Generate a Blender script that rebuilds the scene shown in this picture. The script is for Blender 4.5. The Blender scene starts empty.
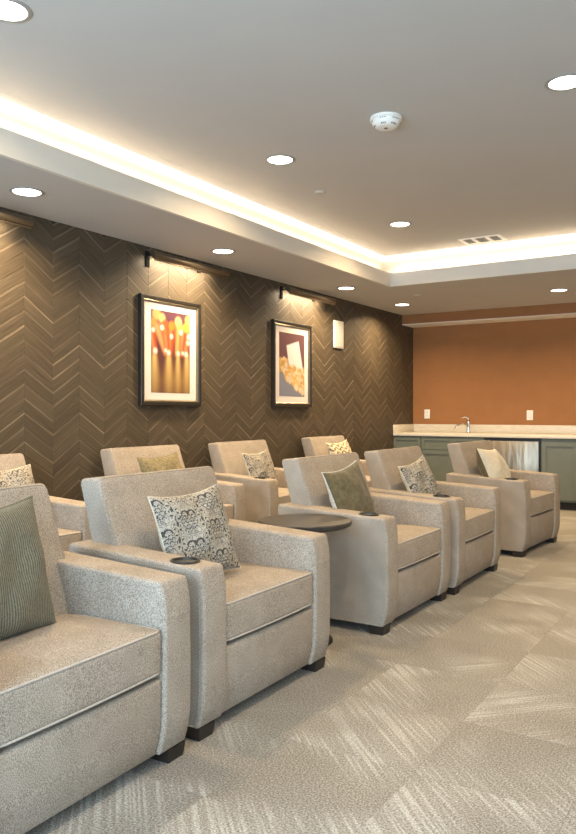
import bpy, bmesh, math, random
import numpy as np
from mathutils import Vector, Matrix

random.seed(7)
rng = np.random.default_rng(11)
PI = math.pi
S = bpy.context.scene
C = S.collection

# ------------------------------------------------------------------ camera
cam_d = bpy.data.cameras.new('camera')
cam_d.sensor_fit = 'VERTICAL'; cam_d.sensor_height = 36.0
cam_d.lens = 749.0 / 834.0 * 36.0
cam_d.shift_y = -5.0 / 834.0
cam_d.clip_start = 0.05
cam = bpy.data.objects.new('camera', cam_d); C.objects.link(cam)
cam.location = (0, 0, 1.2)
cam.rotation_euler = (PI / 2, 0, math.radians(32.2))
S.camera = cam

# ------------------------------------------------------------------ world, exposure, light levels
w = bpy.data.worlds.new('world'); S.world = w; w.use_nodes = True
w.node_tree.nodes['Background'].inputs[0].default_value = (0.62, 0.76, 1.0, 1)
w.node_tree.nodes['Background'].inputs[1].default_value = 0.4
S.view_settings.view_transform = 'Standard'
S.view_settings.look = 'None'
S.view_settings.gamma = 1.0
S.view_settings.use_curve_mapping = False
S.view_settings.exposure = 0.0
try:
    S.cycles.use_denoising = True
    S.cycles.denoiser = 'OPENIMAGEDENOISE'
    S.cycles.max_bounces = 10; S.cycles.diffuse_bounces = 6
    S.cycles.sample_clamp_indirect = 6.0
except Exception:
    pass
P_DOWN = 22.0       # watts per recessed downlight
P_COVE = 4.5        # watts per metre of cove strip
P_PIC = 10.0         # watts per picture light
P_WIN = 380.0       # daylight through the windows behind the camera
WARM = (1.0, 0.74, 0.44)
COVE_C = (1.0, 0.82, 0.60)
PIC_C = (1.0, 0.80, 0.55)
DAY_C = (0.58, 0.80, 1.0)

# room numbers (metres; the camera stands over the origin)
XL, XR, YB, YN = -4.27, 2.3, 10.20, -1.0
ZS, ZU = 2.565, 2.93
CX, CY, LIPT = -3.40, 7.49, 2.71        # cove lip faces, lip top
CXR, CYN = 1.5, -0.6                    # far-right and near edge of the tray
CT = 0.15                               # trough width


# ------------------------------------------------------------------ helpers
def link(o, parent=None):
    C.objects.link(o)
    if parent is not None:
        o.parent = parent
    return o

def empty(name, loc=(0, 0, 0), rz=0.0):
    o = bpy.data.objects.new(name, None)
    o.empty_display_size = 0.1
    o.location = loc; o.rotation_euler = (0, 0, rz)
    return link(o)

def tag(o, label=None, cat=None, group=None, kind=None):
    if label: o['label'] = label
    if cat: o['category'] = cat
    if group: o['group'] = group
    if kind: o['kind'] = kind
    return o

def mesh_obj(name, verts, faces, mat, parent=None, smooth=False, loc=None):
    me = bpy.data.meshes.new(name)
    me.from_pydata([tuple(v) for v in verts], [], [tuple(f) for f in faces])
    me.update()
    if smooth:
        me.polygons.foreach_set('use_smooth', [True] * len(me.polygons))
    if mat: me.materials.append(mat)
    o = bpy.data.objects.new(name, me)
    if loc: o.location = loc
    return link(o, parent)

class MB:
    """collects simple shapes into one mesh"""
    def __init__(s): s.v = []; s.f = []
    def add(s, vs, fs):
        b = len(s.v); s.v += [tuple(v) for v in vs]; s.f += [tuple(b + i for i in f) for f in fs]; return s
    def box(s, x0, x1, y0, y1, z0, z1):
        v = [(x, y, z) for z in (z0, z1) for y in (y0, y1) for x in (x0, x1)]
        return s.add(v, [(0, 2, 3, 1), (4, 5, 7, 6), (0, 1, 5, 4), (2, 6, 7, 3), (0, 4, 6, 2), (1, 3, 7, 5)])
    def bevbox(s, x0, x1, y0, y1, z0, z1, b=0.004, seg=2):
        bm = bmesh.new(); bmesh.ops.create_cube(bm, size=1)
        for v in bm.verts:
            v.co = ((x0 + x1) / 2 + v.co.x * (x1 - x0), (y0 + y1) / 2 + v.co.y * (y1 - y0), (z0 + z1) / 2 + v.co.z * (z1 - z0))
        bmesh.ops.bevel(bm, geom=bm.edges[:], offset=b, segments=seg, affect='EDGES', profile=0.5)
        bm.verts.index_update()
        s.add([v.co[:] for v in bm.verts], [[v.index for v in f.verts] for f in bm.faces]); bm.free(); return s
    def tube(s, path, r, seg=8, closed=False, caps=True):
        pts = [Vector(p) for p in path]; n = len(pts); rings = []
        up = None
        for i, p in enumerate(pts):
            if closed: t = pts[(i + 1) % n] - pts[i - 1]
            else: t = pts[min(i + 1, n - 1)] - pts[max(i - 1, 0)]
            t.normalize()
            if up is None:
                up = t.orthogonal().normalized()
            else:
                up = (up - t * up.dot(t))
                up = up.normalized() if up.length > 1e-6 else t.orthogonal().normalized()
            sd = t.cross(up)
            rr = r[i] if isinstance(r, (list, tuple)) else r
            rings.append([p + (up * math.cos(2 * PI * k / seg) + sd * math.sin(2 * PI * k / seg)) * rr for k in range(seg)])
        v = [q for R in rings for q in R]; f = []
        m = n if closed else n - 1
        for i in range(m):
            a, b = i * seg, ((i + 1) % n) * seg
            for k in range(seg):
                k2 = (k + 1) % seg
                f.append((a + k, a + k2, b + k2, b + k))
        if caps and not closed:
            f.append(tuple(reversed(range(seg)))); f.append(tuple(range((n - 1) * seg, n * seg)))
        return s.add(v, f)
    def lathe(s, prof, seg=32, c=(0, 0, 0)):
        v = []; f = []
        n = len(prof)
        for (r, z) in prof:
            for k in range(seg):
                a = 2 * PI * k / seg
                v.append((c[0] + r * math.cos(a), c[1] + r * math.sin(a), c[2] + z))
        for i in range(n - 1):
            for k in range(seg):
                k2 = (k + 1) % seg
                f.append((i * seg + k, i * seg + k2, (i + 1) * seg + k2, (i + 1) * seg + k))
        f.append(tuple(reversed(range(seg)))); f.append(tuple(range((n - 1) * seg, n * seg)))
        return s.add(v, f)
    def build(s, name, mat, parent=None, smooth=False, angle=None, loc=None):
        o = mesh_obj(name, s.v, s.f, mat, parent, smooth or angle is not None, loc)
        if angle is not None:
            o.data.set_sharp_from_angle(angle=math.radians(angle))
        return o

def rbox(x0, x1, y0, y1, z0, z1, r, n=(4, 4, 4), k=3, deform=None):
    """rounded box as a surface grid, optionally deformed"""
    lo = np.array([x0, y0, z0]); hi = np.array([x1, y1, z1])
    ax = []
    for i in range(3):
        a = list(np.linspace(lo[i], lo[i] + r, k + 1))[:-1] + list(np.linspace(lo[i] + r, hi[i] - r, n[i] + 1)) + list(np.linspace(hi[i] - r, hi[i], k + 1))[1:]
        ax.append(a)
    idx = {}; V = []; F = []
    def vid(p):
        key = tuple(round(q, 5) for q in p)
        if key not in idx:
            q = np.array(p); inner = np.clip(q, lo + r, hi - r); d = q - inner
            L = np.linalg.norm(d)
            q = inner + d / L * r if L > 1e-9 else q
            idx[key] = len(V); V.append(deform(q) if deform else tuple(q))
        return idx[key]
    for a in range(3):
        b, c = (a + 1) % 3, (a + 2) % 3
        for side in (0, 1):
            val = (lo, hi)[side][a]
            for i in range(len(ax[b]) - 1):
                for j in range(len(ax[c]) - 1):
                    quad = []
                    for (ii, jj) in ((i, j), (i + 1, j), (i + 1, j + 1), (i, j + 1)):
                        p = [0, 0, 0]; p[a] = val; p[b] = ax[b][ii]; p[c] = ax[c][jj]
                        quad.append(vid(p))
                    if not side: quad.reverse()
                    if len(set(quad)) == 4: F.append(tuple(quad))
    return V, F

# ------------------------------------------------------------------ materials
def new_mat(name):
    m = bpy.data.materials.new(name); m.use_nodes = True
    nt = m.node_tree; b = nt.nodes['Principled BSDF']
    return m, nt, b

def N(nt, typ, **kw):
    n = nt.nodes.new(typ)
    for k, v in kw.items(): setattr(n, k, v)
    return n

def ramp(nt, fac, stops):
    n = N(nt, 'ShaderNodeValToRGB'); cr = n.color_ramp
    while len(cr.elements) < len(stops): cr.elements.new(0.5)
    for e, (p, c) in zip(cr.elements, stops):
        e.position = p; e.color = (c[0], c[1], c[2], 1)
    nt.links.new(fac, n.inputs[0]); return n.outputs[0]

def math_n(nt, op, a, b=None, c=None):
    n = N(nt, 'ShaderNodeMath', operation=op)
    for i, q in enumerate((a, b, c)):
        if q is None: continue
        if isinstance(q, (int, float)): n.inputs[i].default_value = q
        else: nt.links.new(q, n.inputs[i])
    return n.outputs[0]

def noise(nt, vec, scale, detail=3, rough=0.5):
    n = N(nt, 'ShaderNodeTexNoise')
    n.inputs['Scale'].default_value = scale; n.inputs['Detail'].default_value = detail; n.inputs['Roughness'].default_value = rough
    if vec is not None: nt.links.new(vec, n.inputs['Vector'])
    return n.outputs['Fac']

def bump(nt, b, h, strength=0.3, dist=0.002):
    n = N(nt, 'ShaderNodeBump'); n.inputs['Strength'].default_value = strength; n.inputs['Distance'].default_value = dist
    nt.links.new(h, n.inputs['Height']); nt.links.new(n.outputs[0], b.inputs['Normal'])

def plain(name, col, rough=0.6, metal=0.0, nscale=None, namp=0.06, bstr=0.0):
    m, nt, b = new_mat(name)
    b.inputs['Base Color'].default_value = (*col, 1); b.inputs['Roughness'].default_value = rough; b.inputs['Metallic'].default_value = metal
    if nscale:
        tc = N(nt, 'ShaderNodeTexCoord')
        f = noise(nt, tc.outputs['Object'], nscale, 4)
        lo = [c * (1 - namp) for c in col]; hi = [min(1, c * (1 + namp)) for c in col]
        nt.links.new(ramp(nt, f, [(0.3, lo), (0.7, hi)]), b.inputs['Base Color'])
        if bstr: bump(nt, b, f, bstr)
    return m

def emis(name, col, strength):
    m, nt, b = new_mat(name)
    b.inputs['Base Color'].default_value = (0.8, 0.8, 0.8, 1)
    b.inputs['Emission Color'].default_value = (*col, 1); b.inputs['Emission Strength'].default_value = strength
    return m

def tweed(name, lo, mid, hi, sc=230, sheen=0.2):
    m, nt, b = new_mat(name)
    tc = N(nt, 'ShaderNodeTexCoord')
    f1 = noise(nt, tc.outputs['Object'], sc, 2, 0.6)
    f2 = noise(nt, tc.outputs['Object'], 9, 3, 0.5)
    f = math_n(nt, 'MULTIPLY_ADD', f2, 0.16, math_n(nt, 'SUBTRACT', f1, 0.08))
    nt.links.new(ramp(nt, f, [(0.34, lo), (0.5, mid), (0.66, hi)]), b.inputs['Base Color'])
    b.inputs['Roughness'].default_value = 0.95
    b.inputs['Specular IOR Level'].default_value = 0.15
    b.inputs['Sheen Weight'].default_value = sheen; b.inputs['Sheen Roughness'].default_value = 0.5
    bump(nt, b, f1, 0.5, 0.0025)
    return m

M = {}
M['tweed'] = tweed('chair_tweed', (0.18, 0.148, 0.115), (0.325, 0.274, 0.22), (0.475, 0.412, 0.345), sc=300, sheen=0.0)
M['welt'] = tweed('chair_welt', (0.36, 0.315, 0.27), (0.43, 0.385, 0.335), (0.50, 0.45, 0.395), sheen=0.0)
M['leg'] = plain('espresso_wood', (0.018, 0.013, 0.010), 0.45, 0, 30, 0.3)
M['cup'] = plain('black_plastic', (0.012, 0.012, 0.012), 0.35)
M['cup_rim'] = plain('cup_rim', (0.05, 0.045, 0.04), 0.3, 0.6)
M['ceil'] = plain('ceiling_paint', (0.49, 0.47, 0.44), 0.9, 0, 3, 0.015)
M['soffit'] = plain('soffit_paint', (0.49, 0.47, 0.44), 0.9, 0, 3, 0.015)
M['lip'] = plain('cove_paint', (0.66, 0.61, 0.53), 0.7, 0, 4, 0.01)
M['lit_underside'] = plain('lit_underside', (0.80, 0.76, 0.68), 0.8, 0, 4, 0.01)  # paler than the soffit: lamplight on the bulkhead underside put into the colour
M['wall_paint'] = plain('beige_wall_paint', (0.50, 0.47, 0.42), 0.9, 0, 4, 0.02)
M['rust'] = plain('rust_wall_paint', (0.30, 0.13, 0.045), 0.85, 0, 6, 0.04)
M['backing'] = plain('dark_backing', (0.03, 0.024, 0.018), 0.9)
M['black'] = plain('satin_black', (0.012, 0.011, 0.010), 0.4)
M['matte_black'] = plain('matte_black', (0.012, 0.011, 0.010), 0.9); M['matte_black'].node_tree.nodes['Principled BSDF'].inputs['Specular IOR Level'].default_value = 0.05
M['bronze'] = plain('brushed_bronze', (0.17, 0.14, 0.105), 0.34, 0.9, 40, 0.1)
M['frame'] = plain('dark_bronze_frame', (0.022, 0.018, 0.013), 0.4, 0.3, 25, 0.2)
M['frame_lip'] = plain('bronze_frame_lip', (0.24, 0.20, 0.14), 0.35, 0.7, 25, 0.12)
M['matboard'] = plain('mat_board', (0.60, 0.55, 0.51), 0.9, 0, 60, 0.02)
M['white'] = plain('white_plastic', (0.78, 0.76, 0.71), 0.45)
M['grey_plastic'] = plain('grey_plastic', (0.16, 0.17, 0.17), 0.6)
M['chrome'] = plain('chrome', (0.75, 0.74, 0.72), 0.12, 1.0)
M['table'] = plain('table_espresso', (0.030, 0.025, 0.021), 0.38, 0, 20, 0.25)
M['green'] = plain('sage_cabinet_paint', (0.125, 0.140, 0.112), 0.5, 0, 8, 0.05)
M['toe'] = plain('toe_kick', (0.02, 0.018, 0.014), 0.7)
M['trim'] = plain('downlight_trim', (0.30, 0.285, 0.26), 0.5)
M['lens'] = emis('downlight_lens', (1.0, 0.93, 0.80), 7.0)
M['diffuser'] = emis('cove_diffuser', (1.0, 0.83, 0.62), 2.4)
M['led'] = emis('cove_led', (1.0, 0.86, 0.66), 6.0)
M['picled'] = emis('picture_light_led', (1.0, 0.86, 0.62), 1.5)
M['glass'] = plain('window_glass', (0.9, 0.95, 1.0), 0.02); M['glass'].node_tree.nodes['Principled BSDF'].inputs['Transmission Weight'].default_value = 1.0
M['winframe'] = plain('window_frame', (0.55, 0.54, 0.52), 0.5)

# quartz
m, nt, b = new_mat('quartz'); tc = N(nt, 'ShaderNodeTexCoord')
mp = N(nt, 'ShaderNodeMapping'); mp.inputs['Scale'].default_value = (3, 3, 25); nt.links.new(tc.outputs['Object'], mp.inputs[0])
nt.links.new(ramp(nt, noise(nt, mp.outputs[0], 3, 6, 0.6), [(0.35, (0.58, 0.53, 0.44)), (0.6, (0.68, 0.63, 0.53))]), b.inputs['Base Color'])
b.inputs['Roughness'].default_value = 0.3; M['quartz'] = m

# brushed steel with a gently rippled sheet; tan streaks paint in the warm room's reflection
m, nt, b = new_mat('brushed_steel'); tc = N(nt, 'ShaderNodeTexCoord')
mp = N(nt, 'ShaderNodeMapping'); mp.inputs['Scale'].default_value = (5.5, 1, 0.9); nt.links.new(tc.outputs['Object'], mp.inputs[0])
f = noise(nt, mp.outputs[0], 2.2, 2, 0.5)
nt.links.new(ramp(nt, f, [(0.35, (0.30, 0.265, 0.21)), (0.62, (0.46, 0.41, 0.33))]), b.inputs['Base Color'])
b.inputs['Metallic'].default_value = 0.9; b.inputs['Roughness'].default_value = 0.36
bump(nt, b, f, 0.35, 0.03); M['steel'] = m

# chevron planks: tone differs from board to board, grain runs along the board, one long edge is paler
m, nt, b = new_mat('chevron_board')
uv = N(nt, 'ShaderNodeUVMap'); uv.uv_map = 'uv'
oi = N(nt, 'ShaderNodeObjectInfo'); at = N(nt, 'ShaderNodeAttribute'); at.attribute_name = 'rnd'
r0 = math_n(nt, 'ADD', oi.outputs['Random'], at.outputs['Fac'])
r0 = math_n(nt, 'FRACT', math_n(nt, 'MULTIPLY', r0, 7.31))
cx = N(nt, 'ShaderNodeCombineXYZ'); sp = N(nt, 'ShaderNodeSeparateXYZ'); nt.links.new(uv.outputs[0], sp.inputs[0])
nt.links.new(math_n(nt, 'MULTIPLY', sp.outputs[0], 1.3), cx.inputs[0])
nt.links.new(math_n(nt, 'MULTIPLY', sp.outputs[1], 8.0), cx.inputs[1])
nt.links.new(math_n(nt, 'MULTIPLY', r0, 57.0), cx.inputs[2])
g = noise(nt, cx.outputs[0], 1.0, 3, 0.55)
edge = math_n(nt, 'SMOOTH_MIN', math_n(nt, 'MULTIPLY', math_n(nt, 'GREATER_THAN', sp.outputs[1], 0.88), 1.0), 1.0, 0.05)
r1 = math_n(nt, 'FRACT', math_n(nt, 'MULTIPLY', r0, 13.7))
edge = math_n(nt, 'MULTIPLY', edge, math_n(nt, 'MULTIPLY_ADD', r1, 0.28, 0.07))
t = math_n(nt, 'ADD', math_n(nt, 'MULTIPLY_ADD', g, 0.62, 0.02), math_n(nt, 'MULTIPLY_ADD', r0, 0.12, -0.06))
t = math_n(nt, 'ADD', t, edge)
nt.links.new(ramp(nt, t, [(0.12, (0.042, 0.031, 0.019)), (0.42, (0.082, 0.062, 0.040)), (0.62, (0.128, 0.099, 0.065)), (0.9, (0.24, 0.19, 0.128))]), b.inputs['Base Color'])
b.inputs['Roughness'].default_value = 0.55; b.inputs['Specular IOR Level'].default_value = 0.3
bump(nt, b, g, 0.15, 0.002)
M['chevron'] = m

# carpet: speckled loop pile; every tile carries pale diagonal dashes that fade in and out
m, nt, b = new_mat('carpet'); tc = N(nt, 'ShaderNodeTexCoord'); oi = N(nt, 'ShaderNodeObjectInfo')
geo = N(nt, 'ShaderNodeNewGeometry')
speck = noise(nt, geo.outputs['Position'], 150, 3, 0.75)
wide = noise(nt, geo.outputs['Position'], 1.1, 2, 0.5)
rnd = oi.outputs['Random']
sgn = math_n(nt, 'SIGN', math_n(nt, 'SUBTRACT', math_n(nt, 'FRACT', math_n(nt, 'MULTIPLY', rnd, 17.3)), 0.5))
sp = N(nt, 'ShaderNodeSeparateXYZ'); nt.links.new(tc.outputs['Object'], sp.inputs[0])
ys = math_n(nt, 'MULTIPLY', sp.outputs[1], sgn)
along = math_n(nt, 'ADD', sp.outputs[0], ys); across = math_n(nt, 'SUBTRACT', sp.outputs[0], ys)
cx = N(nt, 'ShaderNodeCombineXYZ')
nt.links.new(math_n(nt, 'MULTIPLY', along, 1.6), cx.inputs[0]); nt.links.new(math_n(nt, 'MULTIPLY', across, 64.0), cx.inputs[1])
nt.links.new(math_n(nt, 'MULTIPLY', rnd, 91.0), cx.inputs[2])
st = noise(nt, cx.outputs[0], 1.0, 0, 0.5)
st = math_n(nt, 'MULTIPLY', math_n(nt, 'SUBTRACT', st, 0.50), 7.0); st = math_n(nt, 'MINIMUM', math_n(nt, 'MAXIMUM', st, 0.0), 1.0)
cm = N(nt, 'ShaderNodeCombineXYZ')
nt.links.new(sp.outputs[0], cm.inputs[0]); nt.links.new(sp.outputs[1], cm.inputs[1]); nt.links.new(math_n(nt, 'MULTIPLY', rnd, 43.0), cm.inputs[2])
mk = noise(nt, cm.outputs[0], 2.6, 1, 0.5)
mk = math_n(nt, 'MINIMUM', math_n(nt, 'MAXIMUM', math_n(nt, 'MULTIPLY', math_n(nt, 'SUBTRACT', mk, 0.42), 5.0), 0.0), 1.0)
st = math_n(nt, 'MULTIPLY', st, mk)
r3 = math_n(nt, 'FRACT', math_n(nt, 'MULTIPLY', rnd, 5.9))
t = math_n(nt, 'MULTIPLY_ADD', math_n(nt, 'SUBTRACT', speck, 0.27), 1.7, math_n(nt, 'MULTIPLY_ADD', st, 0.17, math_n(nt, 'MULTIPLY_ADD', mk, 0.06, math_n(nt, 'MULTIPLY_ADD', wide, 0.10, math_n(nt, 'MULTIPLY', r3, 0.03)))))
nt.links.new(ramp(nt, t, [(0.15, (0.10, 0.086, 0.068)), (0.46, (0.245, 0.222, 0.188)), (0.72, (0.405, 0.388, 0.35)), (1.0, (0.60, 0.59, 0.555))]), b.inputs['Base Color'])
b.inputs['Roughness'].default_value = 0.95; b.inputs['Specular IOR Level'].default_value = 0.1
bump(nt, b, speck, 0.7, 0.004)
M['carpet'] = m

# colour-attribute print
def print_mat(name, rough=0.5, nb=0.0):
    m, nt, b = new_mat(name)
    a = N(nt, 'ShaderNodeVertexColor'); a.layer_name = 'ink'
    nt.links.new(a.outputs[0], b.inputs['Base Color']); b.inputs['Roughness'].default_value = rough
    if nb:
        tc = N(nt, 'ShaderNodeTexCoord'); bump(nt, b, noise(nt, tc.outputs['Object'], 300, 2), nb, 0.002)
    return m
M['print'] = print_mat('art_print', 0.45)
M['ikat'] = print_mat('printed_linen', 0.9, 0.3)

def ribbed(name, lo, hi, ribs, strength=0.6):
    m, nt, b = new_mat(name); tc = N(nt, 'ShaderNodeTexCoord')
    wv = N(nt, 'ShaderNodeTexWave'); wv.bands_direction = 'Y'; wv.inputs['Scale'].default_value = ribs; wv.inputs['Distortion'].default_value = 0.4
    nt.links.new(tc.outputs['Object'], wv.inputs['Vector'])
    f = noise(nt, tc.outputs['Object'], 120, 3, 0.6)
    t = math_n(nt, 'MULTIPLY_ADD', wv.outputs['Fac'], 0.45, math_n(nt, 'MULTIPLY', f, 0.6))
    nt.links.new(ramp(nt, t, [(0.25, lo), (0.8, hi)]), b.inputs['Base Color'])
    b.inputs['Roughness'].default_value = 0.9; b.inputs['Sheen Weight'].default_value = 0.05
    bump(nt, b, t, strength, 0.004); return m
M['cord'] = ribbed('sage_corduroy', (0.045, 0.042, 0.025), (0.205, 0.188, 0.13), 34)
M['velvet'] = tweed('olive_velvet', (0.092, 0.073, 0.036), (0.112, 0.090, 0.047), (0.136, 0.11, 0.06), 40, 0.15)
M['olive'] = tweed('olive_linen', (0.13, 0.105, 0.05), (0.19, 0.155, 0.08), (0.25, 0.205, 0.12), 60, 0.1)
M['cream'] = tweed('cream_linen', (0.42, 0.37, 0.27), (0.52, 0.465, 0.35), (0.62, 0.565, 0.45), 150, 0.2)
M['pale'] = tweed('pale_grey_linen', (0.42, 0.41, 0.37), (0.52, 0.51, 0.46), (0.62, 0.60, 0.55), 150, 0.2)

# ------------------------------------------------------------------ lights
def area(name, loc, size, power, col, rot=(0, 0, 0), sy=None, shape=None, spread=None, parent=None):
    d = bpy.data.lights.new(name, 'AREA'); d.energy = power; d.color = col
    d.shape = shape or ('RECTANGLE' if sy else 'DISK'); d.size = size
    if sy: d.size_y = sy
    if spread: d.spread = math.radians(spread)
    o = bpy.data.objects.new(name, d); o.location = loc; o.rotation_euler = rot
    return link(o, parent)

# ------------------------------------------------------------------ the setting
def struct(o): o['kind'] = 'structure'; return o

floor = struct(MB().box(XL - 0.1, XR + 0.1, YN - 0.1, YB + 0.1, -0.12, -0.006).build('floor', M['backing']))
floor['label'] = 'carpet floor laid in pale brushed squares'
# carpet tiles
TS = 0.49
tm = MB(); hs = TS / 2 - 0.0002
tm.add([(-hs, -hs, -0.006), (hs, -hs, -0.006), (hs, hs, -0.006), (-hs, hs, -0.006),
        (-hs, -hs, -0.001), (hs, -hs, -0.001), (hs, hs, -0.001), (-hs, hs, -0.001),
        (-hs + .0004, -hs + .0004, 0), (hs - .0004, -hs + .0004, 0), (hs - .0004, hs - .0004, 0), (-hs + .0004, hs - .0004, 0)],
       [(0, 1, 5, 4), (1, 2, 6, 5), (2, 3, 7, 6), (3, 0, 4, 7), (4, 5, 9, 8), (5, 6, 10, 9), (6, 7, 11, 10), (7, 4, 8, 11), (8, 9, 10, 11)])
tile0 = None; cells = []
i0 = math.ceil((XL + 0.975) / TS) - 1; i1 = math.floor((XR + 0.975) / TS) + 1
j0 = math.floor((YN - 3.8) / TS); j1 = math.ceil((YB - 3.8) / TS)
for i in range(i0, i1):
    for j in range(j0, j1):
        x, y = -0.975 + (i + 0.5) * TS, 3.80 + (j + 0.5) * TS
        if XL - TS / 2 < x < XR + TS / 2 and YN - TS / 2 < y < YB + TS / 2:
            zz = -x * 0.533 + y * 0.846; uu = x * 0.846 + y * 0.533
            vis = 0 if (zz > 1.5 and abs(uu) < zz * 0.42) else 1
            cells.append((vis, zz, x, y))
cells.sort()
rest = MB()
for q, (_, _, x, y) in enumerate(cells):
    if q < 290:
        if tile0 is None:
            tile0 = tm.build('carpet_tile', M['carpet'], floor); o = tile0
        else:
            o = tile0.copy(); link(o, floor)
        o.location = (x, y, 0)
    else:
        rest.add([(vx + x, vy + y, vz) for vx, vy, vz in tm.v], tm.f)
if rest.v:
    tag(rest.build('carpet_tiles', M['carpet'], floor), kind='stuff')

# left wall with chevron boards
wall_left = struct(MB().box(XL - 0.12, XL - 0.006, YN - 0.1, YB + 0.1, -0.1, 3.1).build('wall_left', M['backing']))
wall_left['label'] = 'long wall clad in dark brown chevron boards'
CW, PH, SH, CY0 = 0.246, 0.10, 0.158, 3.387
def board(sign):
    y0, y1 = 0.0006, CW - 0.0006
    h = PH - 0.0014
    za, zb = (0, -SH) if sign < 0 else (-SH, 0)
    def ring(x, e):
        return [(x, y0 + e, za + e), (x, y1 - e, zb + e), (x, y1 - e, zb + h - e), (x, y0 + e, za + h - e)]
    v = ring(-0.006, 0) + ring(-0.0012, 0) + ring(0, 0.0014)
    f = [(0, 1, 5, 4), (1, 2, 6, 5), (2, 3, 7, 6), (3, 0, 4, 7), (4, 5, 9, 8), (5, 6, 10, 9), (6, 7, 11, 10), (7, 4, 8, 11), (8, 9, 10, 11)]
    uvs = [(0, 0), (1, 0), (1, 1), (0, 1)] * 3
    return v, f, uvs
def add_uv(me, uvs):
    l = me.uv_layers.new(name='uv')
    for lp in me.loops: l.data[lp.index].uv = uvs[lp.vertex_index]
protos = {}
slots = []
k0 = math.floor((YN - CY0) / CW); k1 = math.ceil((YB - CY0) / CW)
for k in range(k0, k1):
    sign = -1 if k % 2 == 0 else 1          # even columns fall away from a peak
    for r in range(0, int(ZS / PH) + 3):
        z = r * PH
        if z - 0.02 > ZS + 0.10: continue
        y = CY0 + k * CW
        vis = 0 if (y > 2.95 and z > 0.88 + 0.05) else 1
        slots.append((vis, y if not vis else abs(y), k, sign, y, z))
slots.sort()
stv, stf, stu, sta = [], [], [], []
for q, (_, _, k, sign, y, z) in enumerate(slots):
    if q < 300:
        if sign not in protos:
            v, f, uvs = board(sign)
            o = mesh_obj('plank', v, f, M['chevron'], wall_left); add_uv(o.data, uvs); protos[sign] = o
        else:
            o = protos[sign].copy(); link(o, wall_left)
        o.location = (XL, y, z)
    else:
        v, f, uvs = board(sign); bs = len(stv); rr = random.random()
        stv += [(XL + a, y + b_, z + c) for a, b_, c in v]; stf += [tuple(bs + i for i in ff) for ff in f]; stu += uvs; sta += [rr] * len(v)
o = mesh_obj('chevron_planks', stv, stf, M['chevron'], wall_left); add_uv(o.data, stu)
a_ = o.data.attributes.new('rnd', 'FLOAT', 'POINT'); a_.data.foreach_set('value', sta)
tag(o, kind='stuff')

# back wall with bulkhead, right wall
wall_back = struct(MB().box(XL - 0.1, XR + 0.1, YB, YB + 0.12, -0.1, 3.1).build('wall_back', M['rust']))
wall_back['label'] = 'rust orange painted wall behind the wet bar'
bk = MB().box(XL, XR, 9.80, YB, 2.436, ZS + 0.02).build('bulkhead', M['rust'], wall_back)
MB().box(XL, XR, 9.80, YB, 2.426, 2.4355).build('bulkhead_underside', M['lit_underside'], bk)
wall_right = struct(MB().box(XR, XR + 0.12, YN - 0.1, YB + 0.1, -0.1, 3.1).build('wall_right', M['wall_paint']))
# wall behind the camera with three tall windows
WX = [(-3.7, -2.2), (-1.6, -0.1), (0.5, 2.0)]; WZ0, WZ1 = 0.45, 2.30
wn = MB(); xs = [XL - 0.1] + [q for p in WX for q in p] + [XR + 0.1]
for i in range(0, len(xs), 2): wn.box(xs[i], xs[i + 1], YN - 0.15, YN, -0.1, 3.1)
for (a, b_) in WX:
    wn.box(a, b_, YN - 0.15, YN, -0.1, WZ0); wn.box(a, b_, YN - 0.15, YN, WZ1, 3.1)
struct(wn.build('wall_near', M['wall_paint']))
for i, (a, b_) in enumerate(WX):
    wf = MB()
    wf.box(a, a + 0.05, YN - 0.12, YN - 0.05, WZ0, WZ1); wf.box(b_ - 0.05, b_, YN - 0.12, YN - 0.05, WZ0, WZ1)
    wf.box(a + 0.05, b_ - 0.05, YN - 0.12, YN - 0.05, WZ0, WZ0 + 0.05); wf.box(a + 0.05, b_ - 0.05, YN - 0.12, YN - 0.05, WZ1 - 0.05, WZ1)
    wf.box((a + b_) / 2 - 0.02, (a + b_) / 2 + 0.02, YN - 0.12, YN - 0.05, WZ0 + 0.05, WZ1 - 0.05)
    wo = struct(wf.build('window_%d' % (i + 1), M['winframe']))
    MB().box(a + 0.05, b_ - 0.05, YN - 0.088, YN - 0.082, WZ0 + 0.05, WZ1 - 0.05).build('pane', M['glass'], wo)
    area('window_daylight', ((a + b_) / 2, YN - 0.02, (WZ0 + WZ1) / 2), b_ - a - 0.1, P_WIN / 3, DAY_C, (PI / 2, 0, 0), WZ1 - WZ0 - 0.1)

# ceiling: tray, soffits, cove lips, risers
ceil = struct(MB().box(CX - CT, CXR + CT, CYN - CT, CY + CT, ZU, ZU + 0.1).build('ceiling', M['ceil']))
ceil['label'] = 'grey tray ceiling with lit cove around it'
def soffit(x0, x1, y0, y1):
    return MB().box(x0, x1, y0, y1, ZS, ZS + 0.04).build('soffit', M['soffit'], ceil)
soffit(XL - 0.1, CX - 0.03, YN - 0.1, YB + 0.1); soffit(CXR + 0.03, XR + 0.1, YN - 0.1, YB + 0.1)
soffit(CX - 0.03, CXR + 0.03, CY + 0.03, YB + 0.1); soffit(CX - 0.03, CXR + 0.03, YN - 0.1, CYN - 0.03)
T = 0.03
for (x0, x1, y0, y1) in ((CX - T, CX, CYN - T, CY + T), (CXR, CXR + T, CYN - T, CY + T), (CX, CXR, CY, CY + T), (CX, CXR, CYN - T, CYN)):
    MB().box(x0, x1, y0, y1, ZS - 0.0005, LIPT).build('cove_lip', M['lip'], ceil)
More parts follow.
